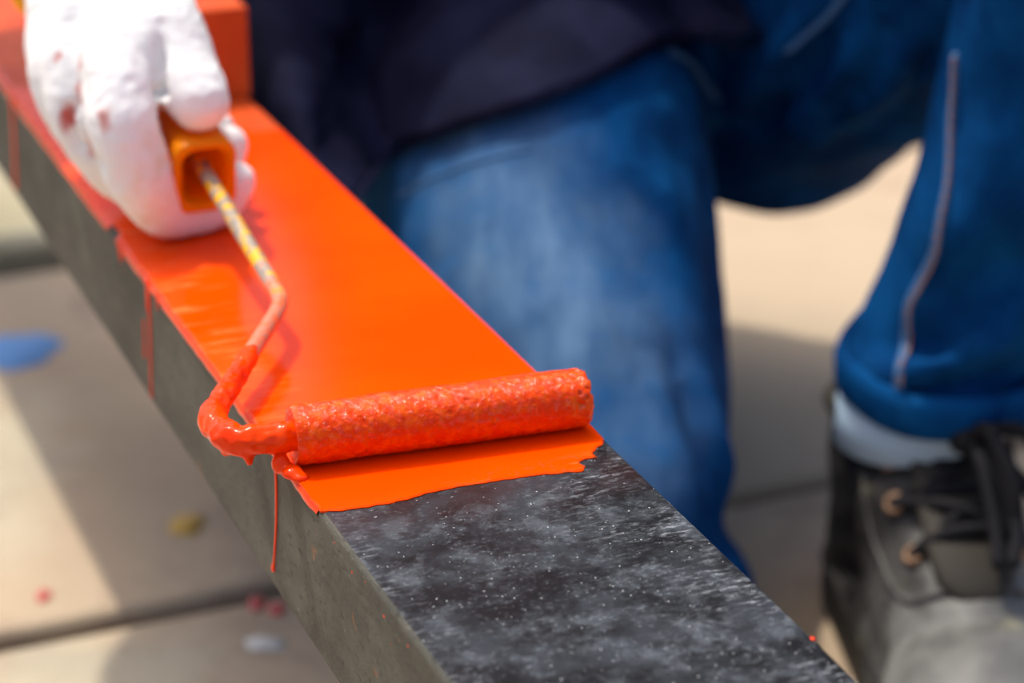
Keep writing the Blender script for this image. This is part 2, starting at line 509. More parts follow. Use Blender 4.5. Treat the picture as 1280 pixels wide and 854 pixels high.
# runs down the side: (along, depth) with widths
def run(pts, w0, w1, bulb=0.0):
    P = catmull([(-0.0002, y, z) for y, z in pts], 8)
    k = len(P); R = np.linspace(w0, w1, k)
    if bulb:
        R[-5:] = np.array([1.0, 1.25, 1.7, 1.9, 1.5]) * w1 * bulb
    v, f = tube(P, R, 10, squash=((1, 0, 0), 0.55))
    new_obj('paint_run', mesh_from('paint_run', v, f), M_DRIP, frame)
run([(0.2041, -0.001), (0.2056, -0.0161), (0.2085, -0.0334), (0.2112, -0.0500)], 0.0010, 0.0006)
run([(0.2060, -0.001), (0.2080, -0.008), (0.2092, -0.014)], 0.0014, 0.0003)
run([(0.2162, -0.020), (0.2175, -0.029), (0.2183, -0.036)], 0.0005, 0.0007)
run([(0.0449, -0.001), (0.0452, -0.0127), (0.0468, -0.0247), (0.0502, -0.0378), (0.0528, -0.0455)], 0.0008, 0.0006, 1.15)
run([(0.456, -0.001), (0.4589, -0.0196), (0.4655, -0.0470)], 0.0017, 0.0013)
run([(0.2500, -0.001), (0.2482, -0.0074)], 0.0013, 0.0007)
run([(0.2440, -0.001), (0.2436, -0.0045)], 0.0010, 0.0006)
run([(0.1918, -0.001), (0.1918, -0.0065)], 0.0010, 0.0006)
# small orange chips along the lower left arris and one on the far edge
for y, z, r in ((-0.0131, -0.004, 0.0008), (-0.029, -0.006, 0.0010), (-0.0567, -0.006, 0.0011), (-0.0763, -0.005, 0.0009), (-0.062, -0.012, 0.0005), (-0.041, -0.003, 0.0006)):
    v, f = ellipsoid((0.0002, y, z), (0.0003, r * 0.8, r * 0.6), seg=8, rings=6)
    new_obj('paint_fleck', mesh_from('paint_fleck', v, f), M_DRIP, frame)
v, f = ellipsoid((0.0992, -0.1216, -0.0002), (0.0007, 0.0010, 0.0003), seg=8, rings=6)
new_obj('paint_fleck', mesh_from('paint_fleck', v, f), M_DRIP, frame)
# painted stub standing on the far right of the beam, and the posts that carry the beam
stub = new_obj('stub_block', box_mesh('stub_block', 0.030, 0.1020, 0.415, 0.475, 0.0002, 0.0425, 0.0012), M_DRY, frame, smooth=False)
tag(stub, 'dry red-orange painted steel stub standing up from the beam')
for y in (-0.31, 1.06):
    new_obj('post', box_mesh('post', 0.008, 0.048, y - 0.02, y + 0.02, -BEAM0[2], -H + 0.001, 0.002), M_SIDE, frame, smooth=False)
    new_obj('base_plate', box_mesh('base_plate', -0.01, 0.065, y - 0.04, y + 0.04, -BEAM0[2], -BEAM0[2] + 0.008, 0.001), M_SIDE, frame, smooth=False)

# ------------------------------------------------------------------ paint roller (same frame as the beam, own empty)
roller = empty('paint_roller', BEAM0)
roller.rotation_euler = (0, 0, BA)
tag(roller, 'small paint roller soaked in orange paint with bent wire frame and orange handle', 'paint roller')
RR = 0.0096
# the nap sleeve: lumpy, paint soaked
AX0 = V3((0.0020, 0.0335, RR + 0.0006)); AX1 = V3((0.0975, 0.0262, RR + 0.0006))
adir = AX1 - AX0; LEN = np.linalg.norm(adir); adir /= LEN
e2 = V3((0, 0, 1)); e1 = np.cross(e2, adir)
def sleeve_pt(t, a, r):
    return AX0 + adir * t + (e1 * math.cos(a) + e2 * math.sin(a)) * r
vs, fs = [], []
NT, NA = 300, 120
for i in range(NT + 1):
    t = LEN * i / NT
    for k in range(NA):
        a = 2 * math.pi * k / NA
        q = Vector((t, math.cos(a) * RR, math.sin(a) * RR))
        d = 0.00012 * noise.noise(q * 260) + 0.00012 * noise.noise(q * 620 + Vector((3, 1, 5))) + 0.00030 * noise.noise(q * 70)
        d -= 0.0011 * max(0, noise.noise(q * 330 + Vector((9, 0, 2))) - 0.42)
        # pitted, fuzzy right-hand end
        e = max(0, (t - LEN * 0.93) / (LEN * 0.07))
        pit = noise.noise(q * 480 + Vector((0, 7, 0)))
        d -= 0.0028 * min(1, e * 2) * max(0, pit - 0.12)
        rr = RR + d
        tt = t
        endr = min(t, LEN - t)
        if endr < 0.0022:
            rr -= (0.0022 - endr) ** 2 / 0.0044 * (0.7 if t < LEN / 2 else 0.9)
        if i == NT: tt += 0.0005 * noise.noise(Vector((a * 3, 0, 4)))
        vs.append(sleeve_pt(tt, a, rr))
for i in range(NT):
    for k in range(NA):
        k2 = (k + 1) % NA
        fs.append((i * NA + k, (i + 1) * NA + k, (i + 1) * NA + k2, i * NA + k2))
# left end: dished film of paint; right end: dished too
def end_cap(t0, base, sgn):
    b = base
    for r, dt in ((0.78, 0.0005), (0.62, 0.0018), (0.40, 0.0022), (0.20, 0.0016)):
        s = len(vs)
        for k in range(NA):
            a = 2 * math.pi * k / NA
            vs.append(sleeve_pt(t0 + sgn * (dt + 0.0006 * noise.noise(Vector((math.cos(a) * 3, math.sin(a) * 3, r * 5 + sgn)))), a, RR * r))
        for k in range(NA):
            k2 = (k + 1) % NA
            q = (b + k, b + k2, s + k2, s + k); fs.append(q if sgn > 0 else tuple(reversed(q)))
        b = s
    q = tuple(b + k for k in range(NA)); fs.append(q if sgn > 0 else tuple(reversed(q)))
end_cap(0.0, 0, 1); end_cap(LEN, NT * NA, -1)
M_NAP = mat('paint_soaked_nap', ORANGE, 0.18, 0.16)
n = N(M_NAP)
n.col(n.mix(n.rng(n.noise(300, 4), 0.4, 0.7), (0.86, 0.050, 0.0003), (0.95, 0.110, 0.0006)))
n.rough(n.rng(n.noise(220, 3), 0.4, 0.65, 0.10, 0.24))
n.bump(n.math('ADD', n.noise(900, 4, 0.7), n.math('MULTIPLY', n.noise(260, 2), 1.2)), 0.7, 0.0006)
_b = M_NAP.node_tree.nodes['Principled BSDF']
n.link(n.rng(n.noise(520, 3, 0.6), 0.50, 0.60, 0.0, 1.0), _b.inputs['Coat Weight'])
_b.inputs['Coat Roughness'].default_value = 0.14
_cb = n.new('ShaderNodeBump'); _cb.inputs['Strength'].default_value = 1.0; _cb.inputs['Distance'].default_value = 0.0011
n.link(n.noise(560, 3, 0.6, n.map(loc=(1, 7, 3))), _cb.inputs['Height']); n.link(_cb.outputs[0], _b.inputs['Coat Normal'])
me = mesh_from('roller_sleeve', vs, fs)
bm = bmesh.new(); bm.from_mesh(me); bmesh.ops.recalc_face_normals(bm, faces=bm.faces); bm.to_mesh(me); bm.free()
sl = new_obj('roller_sleeve', me, M_NAP, roller)
tag(sl, 'paint-soaked fuzzy roller sleeve')
# clot of paint at the sleeve's left end
parts = [ellipsoid((-0.0005, 0.0262, 0.0016), (0.0035, 0.0042, 0.0022)), ellipsoid((-0.0028, 0.0300, 0.0030), (0.0030, 0.0030, 0.0035)), ellipsoid((0.0010, 0.0230, 0.0010), (0.0030, 0.0030, 0.0015)), ellipsoid((-0.0022, 0.0330, 0.0060), (0.0024, 0.0024, 0.0040))]
new_obj('paint_clot', blob('paint_clot', parts, 0.0006, 3), M_WET, roller)

# wire frame: sleeve axis -> out over the edge -> bend -> handle
WIRE = [(0.050, 0.0300, RR + 0.0006), (0.004, 0.0332, RR + 0.0006), (-0.008, 0.0335, 0.0106), (-0.0150, 0.0365, 0.0106), (-0.0180, 0.0460, 0.0106), (-0.0165, 0.0560, 0.0108), (-0.0108, 0.0660, 0.0112), (0.010, 0.0985, 0.0135), (0.0240, 0.1205, 0.0150), (0.0282, 0.1300, 0.0157), (0.0292, 0.1390, 0.0166), (0.0300, 0.180, 0.0220), (0.0312, 0.232, 0.0290), (0.0318, 0.255, 0.0320)]
wp = catmull(WIRE, 10)
wr = np.full(len(wp), 0.0029)
v, f = tube(wp, wr, 14)
M_WIRE = mat('paint_chipped_wire', (0.5, 0.5, 0.5), 0.35, 0.5)
n = N(M_WIRE)
sx = n.sep()
chip = n.noise(170, 4, 0.6)
chip2 = n.noise(300, 4, 0.6, n.map(loc=(2, 5, 1)))
c = n.mix(n.rng(chip, 0.46, 0.50), (0.80, 0.42, 0.004), (0.34, 0.29, 0.23))
c = n.mix(n.rng(chip2, 0.58, 0.62), c, (0.16, 0.17, 0.18))
orange_old = n.mix(n.rng(chip2, 0.44, 0.52), (0.80, 0.15, 0.05), (0.62, 0.20, 0.12))
tcol = n.math('ADD', sx[1], n.math('MULTIPLY', n.math('SUBTRACT', n.noise(120, 3), 0.5), 0.06))
c = n.mix(n.rng(tcol, 0.150, 0.125), c, orange_old)
n.col(c)
n.bump(n.math('ADD', chip, chip2), 0.5, 0.0006)
wire = new_obj('wire_frame', mesh_from('wire_frame', v, f), M_WIRE, roller)
tag(wire, 'bent steel wire with chipped yellow and orange paint')
# thick wet paint on the lower wire
lp = catmull(WIRE[1:8], 14); k0 = len(lp)
lr = []
for i in range(k0):
    t = i / (k0 - 1)
    r = 0.0048 - 0.0016 * max(0, t - 0.55) / 0.45 + 0.0006 * noise.noise(Vector((t * 9, 0, 3))) + 0.0003 * noise.noise(Vector((t * 30, 2, 3)))
    if t > 0.9: r -= (t - 0.9) * 0.006
    lr.append(r)
parts = [tube(lp, lr, 16), tube([(-0.0125, 0.0335, 0.009), (-0.0118, 0.0330, 0.0035)], [0.0032, 0.0011], 12), tube([(-0.0160, 0.0400, 0.009), (-0.0165, 0.0405, 0.0055)], [0.0034, 0.0022], 12)]
me = blob('wet_paint_coating', parts, 0.0007, 3)
co = get_co(me); set_co(me, wobble(co, get_no(me), 330, 0.0007, 2.0))
o = new_obj('wet_paint_coating', me, M_WET, wire)

# handle: hollow rounded-square tube along the wire's last stretch
P4 = V3((0.0300, 0.2290, 0.0285))
hd = V3((0.0215, 0.9902, 0.138)); hd /= np.linalg.norm(hd)
hr = np.cross(hd, V3((0, 0, 1))); hr /= np.linalg.norm(hr); hv = np.cross(hr, hd)
def HL(a, b, s): return P4 + hr * a + hv * b + hd * s
def sq_ring(s, a, b, rad, k=8, tilt=0.0, skew=0.0):
    out = []
    for cx, cy, a0 in ((a - rad, b - rad, 0), (-a + rad, b - rad, 90), (-a + rad, -b + rad, 180), (a - rad, -b + rad, 270)):
        for j in range(k):
            an = math.radians(a0 + 90 * j / (k - 1)); x = cx + rad * math.cos(an); y = cy + rad * math.sin(an)
            out.append(HL(x, y, s + tilt * y + skew * x))
    return out
rings = []
OA, OB = 0.0120, 0.0150
prof = [(0.100, 0.0100, 0.0125), (0.085, 0.0115, 0.0140), (0.050, 0.0112, 0.0136), (0.015, 0.0114, 0.0142), (0.004, OA, OB), (0.0008, OA, OB), (0.0, OA - 0.0006, OB - 0.0006),
        (0.0, OA - 0.0022, OB - 0.0022), (0.0008, OA - 0.0030, OB - 0.0030), (0.010, OA - 0.0036, OB - 0.0038), (0.030, OA - 0.0052, OB - 0.0056)]
for s, a, b in prof:
    rings.append(sq_ring(s, a, b, min(0.0062, a * 0.75) if s < 0.02 else 0.0075, tilt=-0.06))
m = len(rings[0]); vs = [q for r in rings for q in r]; fs = []
for i in range(len(rings) - 1):
    for k in range(m):
        k2 = (k + 1) % m; fs.append((i * m + k, i * m + k2, (i + 1) * m + k2, (i + 1) * m + k))
fs.append(tuple(reversed(range(m)))); fs.append(tuple((len(rings) - 1) * m + k for k in range(m)))
me = mesh_from('handle', vs, fs)
bm = bmesh.new(); bm.from_mesh(me); bmesh.ops.recalc_face_normals(bm, faces=bm.faces); bm.to_mesh(me); bm.free()
M_HANDLE = mat('orange_plastic', (1.0, 0.36, 0.001), 0.35, 0.25)
M_HANDLE.node_tree.nodes['Principled BSDF'].inputs['Subsurface Weight'].default_value = 0.5
M_HANDLE.node_tree.nodes['Principled BSDF'].inputs['Subsurface Radius'].default_value = (0.006, 0.0025, 0.0003)
_t = M_HANDLE.node_tree
_tr = _t.nodes.new('ShaderNodeBsdfTranslucent'); _tr.inputs[0].default_value = (1.0, 0.38, 0.004, 1)
_mx = _t.nodes.new('ShaderNodeMixShader'); _mx.inputs[0].default_value = 0.45
_t.links.new(_t.nodes['Principled BSDF'].outputs[0], _mx.inputs[1]); _t.links.new(_tr.outputs[0], _mx.inputs[2])
_t.links.new(_mx.outputs[0], _t.nodes['Material Output'].inputs[0])
handle = new_obj('handle', me, M_HANDLE, roller)
tag(handle, 'hollow orange plastic handle')

# ------------------------------------------------------------------ person
BR = Matrix.Rotation(BA, 3, 'Z'); B0 = Vector(BEAM0)
def BW(p): return V3(BR @ Vector(p) + B0)           # beam frame -> world
def HW(a, b, s): return BW(HL(a, b, s))             # handle frame -> world

person = empty('person', (0.07, 1.30, 0.0))
tag(person, 'person in navy shirt and blue jeans kneeling behind the beam with white glove on roller', 'person')
PINV = Matrix.Translation((-0.07, -1.30, 0.0))
def pobj(name, me, m, parent=None):
    """world-space mesh as a child of the person"""
    me.transform(PINV)
    return new_obj(name, me, m, parent or person)

HIP_R = V3((0.012, 1.385, 0.225)); HIP_L = V3((0.150, 1.375, 0.215))
KNEE_R = V3((0.032, 1.005, 0.080)); KNEE_L = V3((0.275, 0.995, 0.455))
ANK_L = V3((0.203, 1.045, 0.120)); ANK_R = V3((0.02, 1.43, 0.070))
WRIST = HW(-0.013, 0.034, 0.112)
ELB_R = V3((-0.305, 1.20, 0.530)); SHO_R = V3((-0.120, 1.395, 0.735)); SHO_L = V3((0.245, 1.40, 0.74))
ELB_L = V3((0.330, 1.265, 0.56)); HAND_L = V3((0.270, 1.03, 0.53))
NECK = V3((0.065, 1.355, 0.80)); HEAD = V3((0.060, 1.300, 0.925))

# --- body (skin), continuous; almost everything is under the clothes
bp = [tube(catmull([(0.07, 1.42, 0.24), (0.05, 1.415, 0.42), (0.06, 1.40, 0.62), (0.065, 1.39, 0.72)], 5), np.linspace(0.10, 0.115, 16), 18, squash=((0, 1, 0.3), 0.75)),
      tube([SHO_R, SHO_L], 0.05, 14), tube([(0.065, 1.385, 0.74), NECK, HEAD - V3((0, 0, .04))], [0.055, 0.05, 0.05], 14),
      tube([SHO_R, ELB_R, WRIST + (ELB_R - WRIST) * 0.12], [0.045, 0.036, 0.024], 14),
      tube([SHO_L, ELB_L, HAND_L], [0.045, 0.036, 0.026], 14),
      tube([HIP_R, KNEE_R], [0.065, 0.042], 16), tube([KNEE_R, ANK_R], [0.038, 0.030], 14),
      tube([HIP_L, KNEE_L], [0.065, 0.045], 16), tube([KNEE_L, ANK_L], [0.040, 0.028], 14),
      tube([HIP_R, HIP_L], 0.08, 16),
      ellipsoid(HEAD, (0.074, 0.092, 0.112)), ellipsoid(HEAD + V3((0, -0.035, -0.06)), (0.05, 0.05, 0.055)),
      tube([HEAD + V3((0, -0.092, 0.01)), HEAD + V3((0, -0.108, -0.025))], [0.009, 0.014], 10),
      ellipsoid(HEAD + V3((0.076, 0.005, -0.01)), (0.010, 0.018, 0.032)), ellipsoid(HEAD + V3((-0.076, 0.005, -0.01)), (0.010, 0.018, 0.032))]
for sgn in (-1, 1):   # brows and lips
    bp.append(tube([HEAD + V3((sgn * 0.012, -0.088, 0.022)), HEAD + V3((sgn * 0.045, -0.076, 0.022))], 0.007, 8))
bp.append(tube([HEAD + V3((-0.02, -0.085, -0.062)), HEAD + V3((0.02, -0.085, -0.062))], 0.008, 8))
# left hand resting on the raised knee: palm and five fingers
hx = V3((0.05, -0.96, -0.28)); hx /= np.linalg.norm(hx); hy = V3((1, 0.05, 0))
bp.append(tube([HAND_L, HAND_L + hx * 0.08], [0.026, 0.036], 14, squash=((0, -0.28, 0.96), 0.5)))
for k, L in enumerate((0.062, 0.075, 0.080, 0.070)):
    b0 = HAND_L + hx * 0.085 + hy * (0.030 - 0.020 * k)
    bp.append(tube([b0, b0 + hx * L * 0.5, b0 + hx * L * 0.8 + V3((0, 0, -0.02)), b0 + hx * L * 0.9 + V3((0, 0, -0.04))], [0.0095, 0.009, 0.0085, 0.008], 10))
b0 = HAND_L + hx * 0.03 - hy * 0.02
bp.append(tube([b0, b0 + hx * 0.035 - hy * 0.03, b0 + hx * 0.065 - hy * 0.038 + V3((0, 0, -0.015))], [0.013, 0.011, 0.009], 10))
M_SKIN = mat('skin', (0.45, 0.25, 0.17), 0.5, 0.4)
pobj('body', blob('body', bp, 0.005, 6), M_SKIN)
# hair
hp = [ellipsoid(HEAD + V3((0, 0.014, 0.030)), (0.080, 0.094, 0.098))]
pobj('hair', blob('hair', hp, 0.006, 2), mat('dark_hair', (0.012, 0.010, 0.009), 0.5))
for sgn in (-1, 1):
    pobj('eye', mesh_from('eye', *ellipsoid(HEAD + V3((sgn * 0.030, -0.083, 0.004)), (0.010, 0.007, 0.006), seg=12, rings=8)), mat('eye', (0.05, 0.04, 0.035), 0.2))

# --- jeans
thR = catmull([HIP_R, HIP_R * 0.55 + KNEE_R * 0.45 + V3((-0.010, -0.014, 0.040)), KNEE_R], 6)
thL = catmull([HIP_L, HIP_L * 0.5 + KNEE_L * 0.5 + V3((0.0, 0, -0.01)), KNEE_L], 6)
shL = catmull([KNEE_L, KNEE_L * 0.55 + ANK_L * 0.45 + V3((0.012, 0.012, 0)), ANK_L + V3((0.0, 0.0, 0.035))], 6)
jp = [tube(thR, np.interp(np.linspace(0, 1, len(thR)), [0, 0.45, 0.8, 1], [0.106, 0.097, 0.083, 0.072]), 22),
      tube([KNEE_R + V3((0, 0.01, -0.002)), ANK_R * 0.5 + KNEE_R * 0.5, ANK_R], [0.070, 0.066, 0.058], 18),
      tube(thL, np.interp(np.linspace(0, 1, len(thL)), [0, 0.5, 1], [0.100, 0.086, 0.072]), 22),
      tube(shL, np.interp(np.linspace(0, 1, len(shL)), [0, 0.5, 0.85, 1], [0.072, 0.062, 0.048, 0.044]), 20, round_caps=False),
      tube([HIP_R + V3((0, 0.02, 0.02)), HIP_L + V3((0, 0.02, 0.02))], 0.112, 20),
      tube([(0.07, 1.41, 0.24), (0.05, 1.38, 0.36)], [0.13, 0.14], 20, squash=((0, 1, 0), 0.8)),
      ellipsoid(ANK_L + V3((-0.002, -0.010, 0.036)), (0.045, 0.045, 0.022)),
      ellipsoid(KNEE_R + V3((0.026, -0.006, -0.022)), (0.058, 0.056, 0.040))]
jme = blob('jeans', jp, 0.0042, 8)
co = get_co(jme)
def dofold(pts, width, amp, ends=0.25):
    global co
    set_co(jme, co); co = fold(co, get_no(jme), pts, width, amp, ends); set_co(jme, co)
_b0 = BVHTree.FromPolygons([Vector(v) for v in co], [tuple(p.vertices) for p in jme.polygons])
def on_cloth(x, y):   # where a sight line meets the cloth (1280x854 frame)
    cp, sp = math.cos(PITCH), math.sin(PITCH); a = (x - 640) / 3000; b = -(y - 427) / 3000
    h = _b0.ray_cast(Vector((0, 0, 0.60)), Vector((a, cp + b * sp, -sp + b * cp)).normalized())
    return None if h[0] is None else V3(h[0])
def px_fold(px, width, amp, ends=0.25):
    P = [on_cloth(*q) for q in px]
    if all(p is not None for p in P): dofold(P, width, amp, ends)
for px, wd, am in (([(925, 150), (965, 80), (1030, 5)], 0.010, 0.010), ([(985, 165), (1050, 90), (1105, 20)], 0.011, 0.012), ([(1060, 150), (1110, 90), (1160, 25)], 0.010, 0.010),
                   ([(955, 160), (1010, 80), (1065, 10)], 0.008, -0.010), ([(1030, 160), (1080, 95), (1135, 20)], 0.008, -0.011), ([(1110, 140), (1150, 90), (1180, 40)], 0.008, -0.010),
                   ([(835, 400), (862, 520), (890, 650)], 0.009, -0.007), ([(865, 430), (885, 540), (912, 640)], 0.008, 0.006), ([(800, 430), (835, 560), (865, 680)], 0.010, 0.005),
                   ([(1275, 395), (1190, 452), (1110, 472)], 0.009, 0.010), ([(1275, 350), (1200, 420), (1120, 440)], 0.008, -0.010), ([(1275, 460), (1180, 490), (1100, 492)], 0.007, -0.008),
                   ([(1270, 250), (1225, 360), (1160, 420)], 0.010, -0.007), ([(1240, 120), (1230, 250), (1205, 340)], 0.014, 0.005)):
    px_fold(px, wd, am)
# thigh folds running from the crotch towards the raised knee, pulled creases on the lap leg
for k, (a, b) in enumerate((((0.11, 1.25, 0.21), (0.22, 1.07, 0.36)), ((0.13, 1.24, 0.19), (0.235, 1.06, 0.33)), ((0.09, 1.27, 0.25), (0.20, 1.08, 0.40)))):
    dofold((a, b), 0.013, 0.011)
for k, (a, b) in enumerate((((0.12, 1.245, 0.20), (0.228, 1.065, 0.345)), ((0.10, 1.26, 0.23), (0.21, 1.075, 0.38)))):
    dofold((a, b), 0.008, -0.009)
# bunching above the cuff of the raised leg
A0 = ANK_L
dofold((A0 + V3((-0.07, -0.03, 0.115)), A0 + V3((-0.01, -0.06, 0.085)), A0 + V3((0.05, -0.05, 0.11))), 0.012, -0.010)
dofold((A0 + V3((-0.06, -0.03, 0.085)), A0 + V3((0.0, -0.06, 0.068)), A0 + V3((0.06, -0.04, 0.13))), 0.011, 0.009)
dofold((A0 + V3((-0.05, -0.05, 0.055)), A0 + V3((0.03, -0.06, 0.10)), A0 + V3((0.07, -0.03, 0.15))), 0.010, -0.008)
dofold((KNEE_L + V3((-0.07, 0.0, -0.06)), ANK_L + V3((-0.02, -0.06, 0.16))), 0.014, 0.007)
# kneeling leg: long soft creases to the knee and a bunch at the knee's inner side
dofold(((0.06, 1.16, 0.255), (0.075, 1.02, 0.15), (0.085, 0.985, 0.10)), 0.016, 0.007)
dofold(((0.09, 1.16, 0.22), (0.10, 1.04, 0.13)), 0.012, -0.006)
dofold(((-0.02, 1.14, 0.26), (0.03, 0.99, 0.15)), 0.02, 0.005)
set_co(jme, wobble(co, get_no(jme), 18, 0.006, 4.0)); co = get_co(jme)
co[:, 2] = np.maximum(co[:, 2], 0.003)
set_co(jme, co)
M_DENIM = mat('blue_denim', (0.02, 0.09, 0.22), 0.85, 0.03)
n = N(M_DENIM)
def pl(p): return (p[0] - 0.07, p[1] - 1.30, p[2])
blot = n.noise(26, 5, 0.6)
c = n.mix(n.rng(blot, 0.3, 0.72), (0.0015, 0.030, 0.115), (0.003, 0.066, 0.215))
fade = None
for fp, fr_, fk in (((-0.030, 1.105, 0.250), 0.060, 0.55), ((-0.008, 1.075, 0.225), 0.060, 0.75), ((0.012, 1.045, 0.200), 0.062, 1.0), ((0.030, 1.015, 0.170), 0.060, 0.9), ((0.045, 0.985, 0.135), 0.055, 0.6)):
    q = n.math('MULTIPLY', n.rng(n.dist(pl(fp), 0.05, 30), fr_ * 1.25, -0.01), fk)
    fade = q if fade is None else n.math('MAXIMUM', fade, q)
streaks = n.noise(1.0, 5, 0.65, n.map((70, 22, 22), (0.3, 0, 0)))
c = n.mix(n.math('MULTIPLY', fade, n.rng(streaks, 0.25, 0.75, 0.35, 0.95)), c, (0.17, 0.30, 0.48))
c = n.mix(n.math('MULTIPLY', n.rng(n.noise(60, 4), 0.55, 0.75), 0.35), c, (0.010, 0.12, 0.32))
n.col(c)
n.bump(n.math('ADD', n.noise(900, 2), n.math('MULTIPLY', n.noise(130, 4), 0.5)), 0.35, 0.0008)
jeans = pobj('jeans', jme, M_DENIM)
tag(jeans, 'faded blue denim jeans with a rolled cuff')
jbvh = BVHTree.FromPolygons([Vector(v) for v in get_co(jme)], [tuple(p.vertices) for p in jme.polygons])
def snap(p, off=0.0):
    q = Vector(pl(p)); h = jbvh.find_nearest(q)
    return V3(h[0] + h[1] * off)
M_STITCH = mat('copper_thread', (0.34, 0.17, 0.10), 0.7)
M_SEAM = mat('pale_worn_denim_seam', (0.055, 0.15, 0.32), 0.8)
def seam(pts, w=0.0028, stitches=True, dens=0.006):
    P = catmull(pts, 14); Q = np.array([snap(p, 0.0004) for p in P])
    v, f = tube(Q, w, 8)
    new_obj('seam', mesh_from('seam', v, f), M_SEAM, jeans)
    if stitches:
        L = np.concatenate([[0], np.cumsum(np.linalg.norm(np.diff(Q, axis=0), axis=1))])
        allp = []
        s = 0.0
        while s + dens * 0.6 < L[-1]:
            a = np.array([np.interp(s, L, Q[:, k]) for k in range(3)]); b = np.array([np.interp(s + dens * 0.6, L, Q[:, k]) for k in range(3)])
            d = b - a; hh = jbvh.find_nearest(Vector(a)); nn = V3(hh[1]); side = np.cross(d, nn); side /= np.linalg.norm(side) + 1e-9
            for sg in (-1,):
                allp.append(tube([a + side * sg * w * 0.9 + nn * 0.002, b + side * sg * w * 0.9 + nn * 0.002], 0.0007, 6))
            s += dens
        so = new_obj('stitching', mesh_from('stitching', *merge(allp)), M_STITCH, jeans)
        so['kind'] = 'stuff'
# inseam of the raised leg, inseam of the kneeling leg, worn creases (read off along sight lines, laid on the cloth)
def wp3(x, y, D):   # point seen at (x, y) of a 1280x854 frame, D metres ahead: used only to read off measurements
    cp, sp = math.cos(PITCH), math.sin(PITCH); a = (x - 640) / 3000; b = -(y - 427) / 3000
    return V3((a * D, (cp + b * sp) * D, 0.60 + (-sp + b * cp) * D))
def jray(x, y, D=None, off=0.0):
    o = Vector(pl((0, 0, 0.60))); d = (Vector(pl(wp3(x, y, 1.0))) - o).normalized()
    h = jbvh.ray_cast(o, d)
    if h[0] is None: return None
    return V3(h[0] + h[1] * off) + V3((0.07, 1.30, 0))
def seam_px(px, *a, **k):
    P = [jray(*q) for q in px]; P = [p for p in P if p is not None]
    if len(P) > 1: seam(P, *a, **k)
seam_px([(1196, 72), (1191, 150), (1185, 240), (1172, 305), (1150, 355), (1134, 415), (1126, 462), (1124, 485)], 0.0024)
seam_px([(838, 66), (872, 92), (896, 122)], 0.0022, False)
seam_px([(985, 62), (1030, 25), (1060, -10)], 0.0020, False)
seam_px([(500, 245), (560, 216), (620, 197), (662, 187)], 0.0009, False)

# rolled cuff of the raised leg and the pale lining that shows under it
def ring_pts(c, ax, ay, k, tilt=(0, 0), seed=0, amp=0.0):
    out = []
    for i in range(k):
        a = 2 * math.pi * i / k
        r = 1 + amp * noise.noise(Vector((math.cos(a) * 1.5, math.sin(a) * 1.5, seed)))
        x = ax * r * math.cos(a); y = ay * r * math.sin(a)
        out.append((c[0] + x, c[1] + y, c[2] + tilt[0] * x + tilt[1] * y))
    return out
def band(rings, thick_close=True):
    m = len(rings[0]); vs = [p for r in rings for p in r]; fs = []
    for i in range(len(rings) - 1 + (1 if thick_close else 0)):
        j = (i + 1) % len(rings)
        for k in range(m):
            k2 = (k + 1) % m; fs.append((i * m + k, i * m + k2, j * m + k2, j * m + k))
    return vs, fs
def recalc(me):
    bm = bmesh.new(); bm.from_mesh(me); bmesh.ops.recalc_face_normals(bm, faces=bm.faces); bm.to_mesh(me); bm.free(); return me
CC = ANK_L + V3((0.004, -0.006, 0.026))
TL = (0.05, 0.12)
rg = [ring_pts(CC + V3((0, 0, z)), r, r * 1.02, 56, TL, 2, 0.10) for r, z in ((0.0500, 0.019), (0.0530, 0.018), (0.0545, 0.013), (0.0540, 0.004), (0.0525, -0.002), (0.0500, -0.003), (0.0480, 0.002), (0.047, 0.015))]
cuff = new_obj('cuff', recalc(mesh_from('cuff', *band(rg))), M_DENIM, jeans)
cuff.location = (-0.07, -1.30, 0)
cuff.data.transform(Matrix.Identity(4))
rg = [ring_pts(CC + V3((-0.006, 0, z)), r, r, 56, (0.28, 0.05), 2, 0.08) for r, z in ((0.046, 0.006), (0.0465, -0.006), (0.047, -0.018), (0.0455, -0.019), (0.044, 0.006))]
lin = new_obj('cuff_lining', recalc(mesh_from('cuff_lining', *band(rg))), mat('pale_blue_denim_lining', (0.36, 0.50, 0.64), 0.85), jeans)
lin.location = (-0.07, -1.30, 0)
tag(lin, 'pale blue inside of the cuff')

# --- shirt: hem draped over the lap, body leaning up out of the frame, sleeve to the roller arm
SH = [  # hem, lap, belly for each front column
    ((395, 315, 1.09), (300, 150, 1.19), (-0.165, 1.29, 0.37)),
    ((436, 262, 1.085), (370, 90, 1.165), (-0.135, 1.25, 0.37)),
    ((500, 204, 1.085), (440, 60, 1.175), (-0.095, 1.225, 0.37)),
    ((565, 173, 1.10), (520, 40, 1.190), (-0.05, 1.21, 0.37)),
    ((640, 148, 1.115), (600, 20, 1.205), (0, 1.205, 0.37)),
    ((735, 108, 1.14), (690, 0, 1.225), (0.045, 1.205, 0.37)),
    ((830, 60, 1.18), (780, -40, 1.25), (0.09, 1.21, 0.37)),
    ((890, 50, 1.20), (860, -50, 1.25), (0.135, 1.225, 0.37)),
    ((952, 40, 1.215), (930, -55, 1.25), (0.18, 1.25, 0.37)),
]
front_rows = []
for k, (a, b, c) in enumerate(SH):
    hp = wp3(*a)
    if 1 <= k <= 6:
        q = jray(a[0], a[1], off=0.007)
        if q is not None and np.linalg.norm(q - hp) < 0.14: hp = q
    lapD = max(b[2] - 0.022, float((hp[1]) * math.cos(PITCH) - (hp[2] - 0.6) * math.sin(PITCH)) + 0.055)
    front_rows.append([hp, wp3(b[0], b[1], lapD), V3(c)])
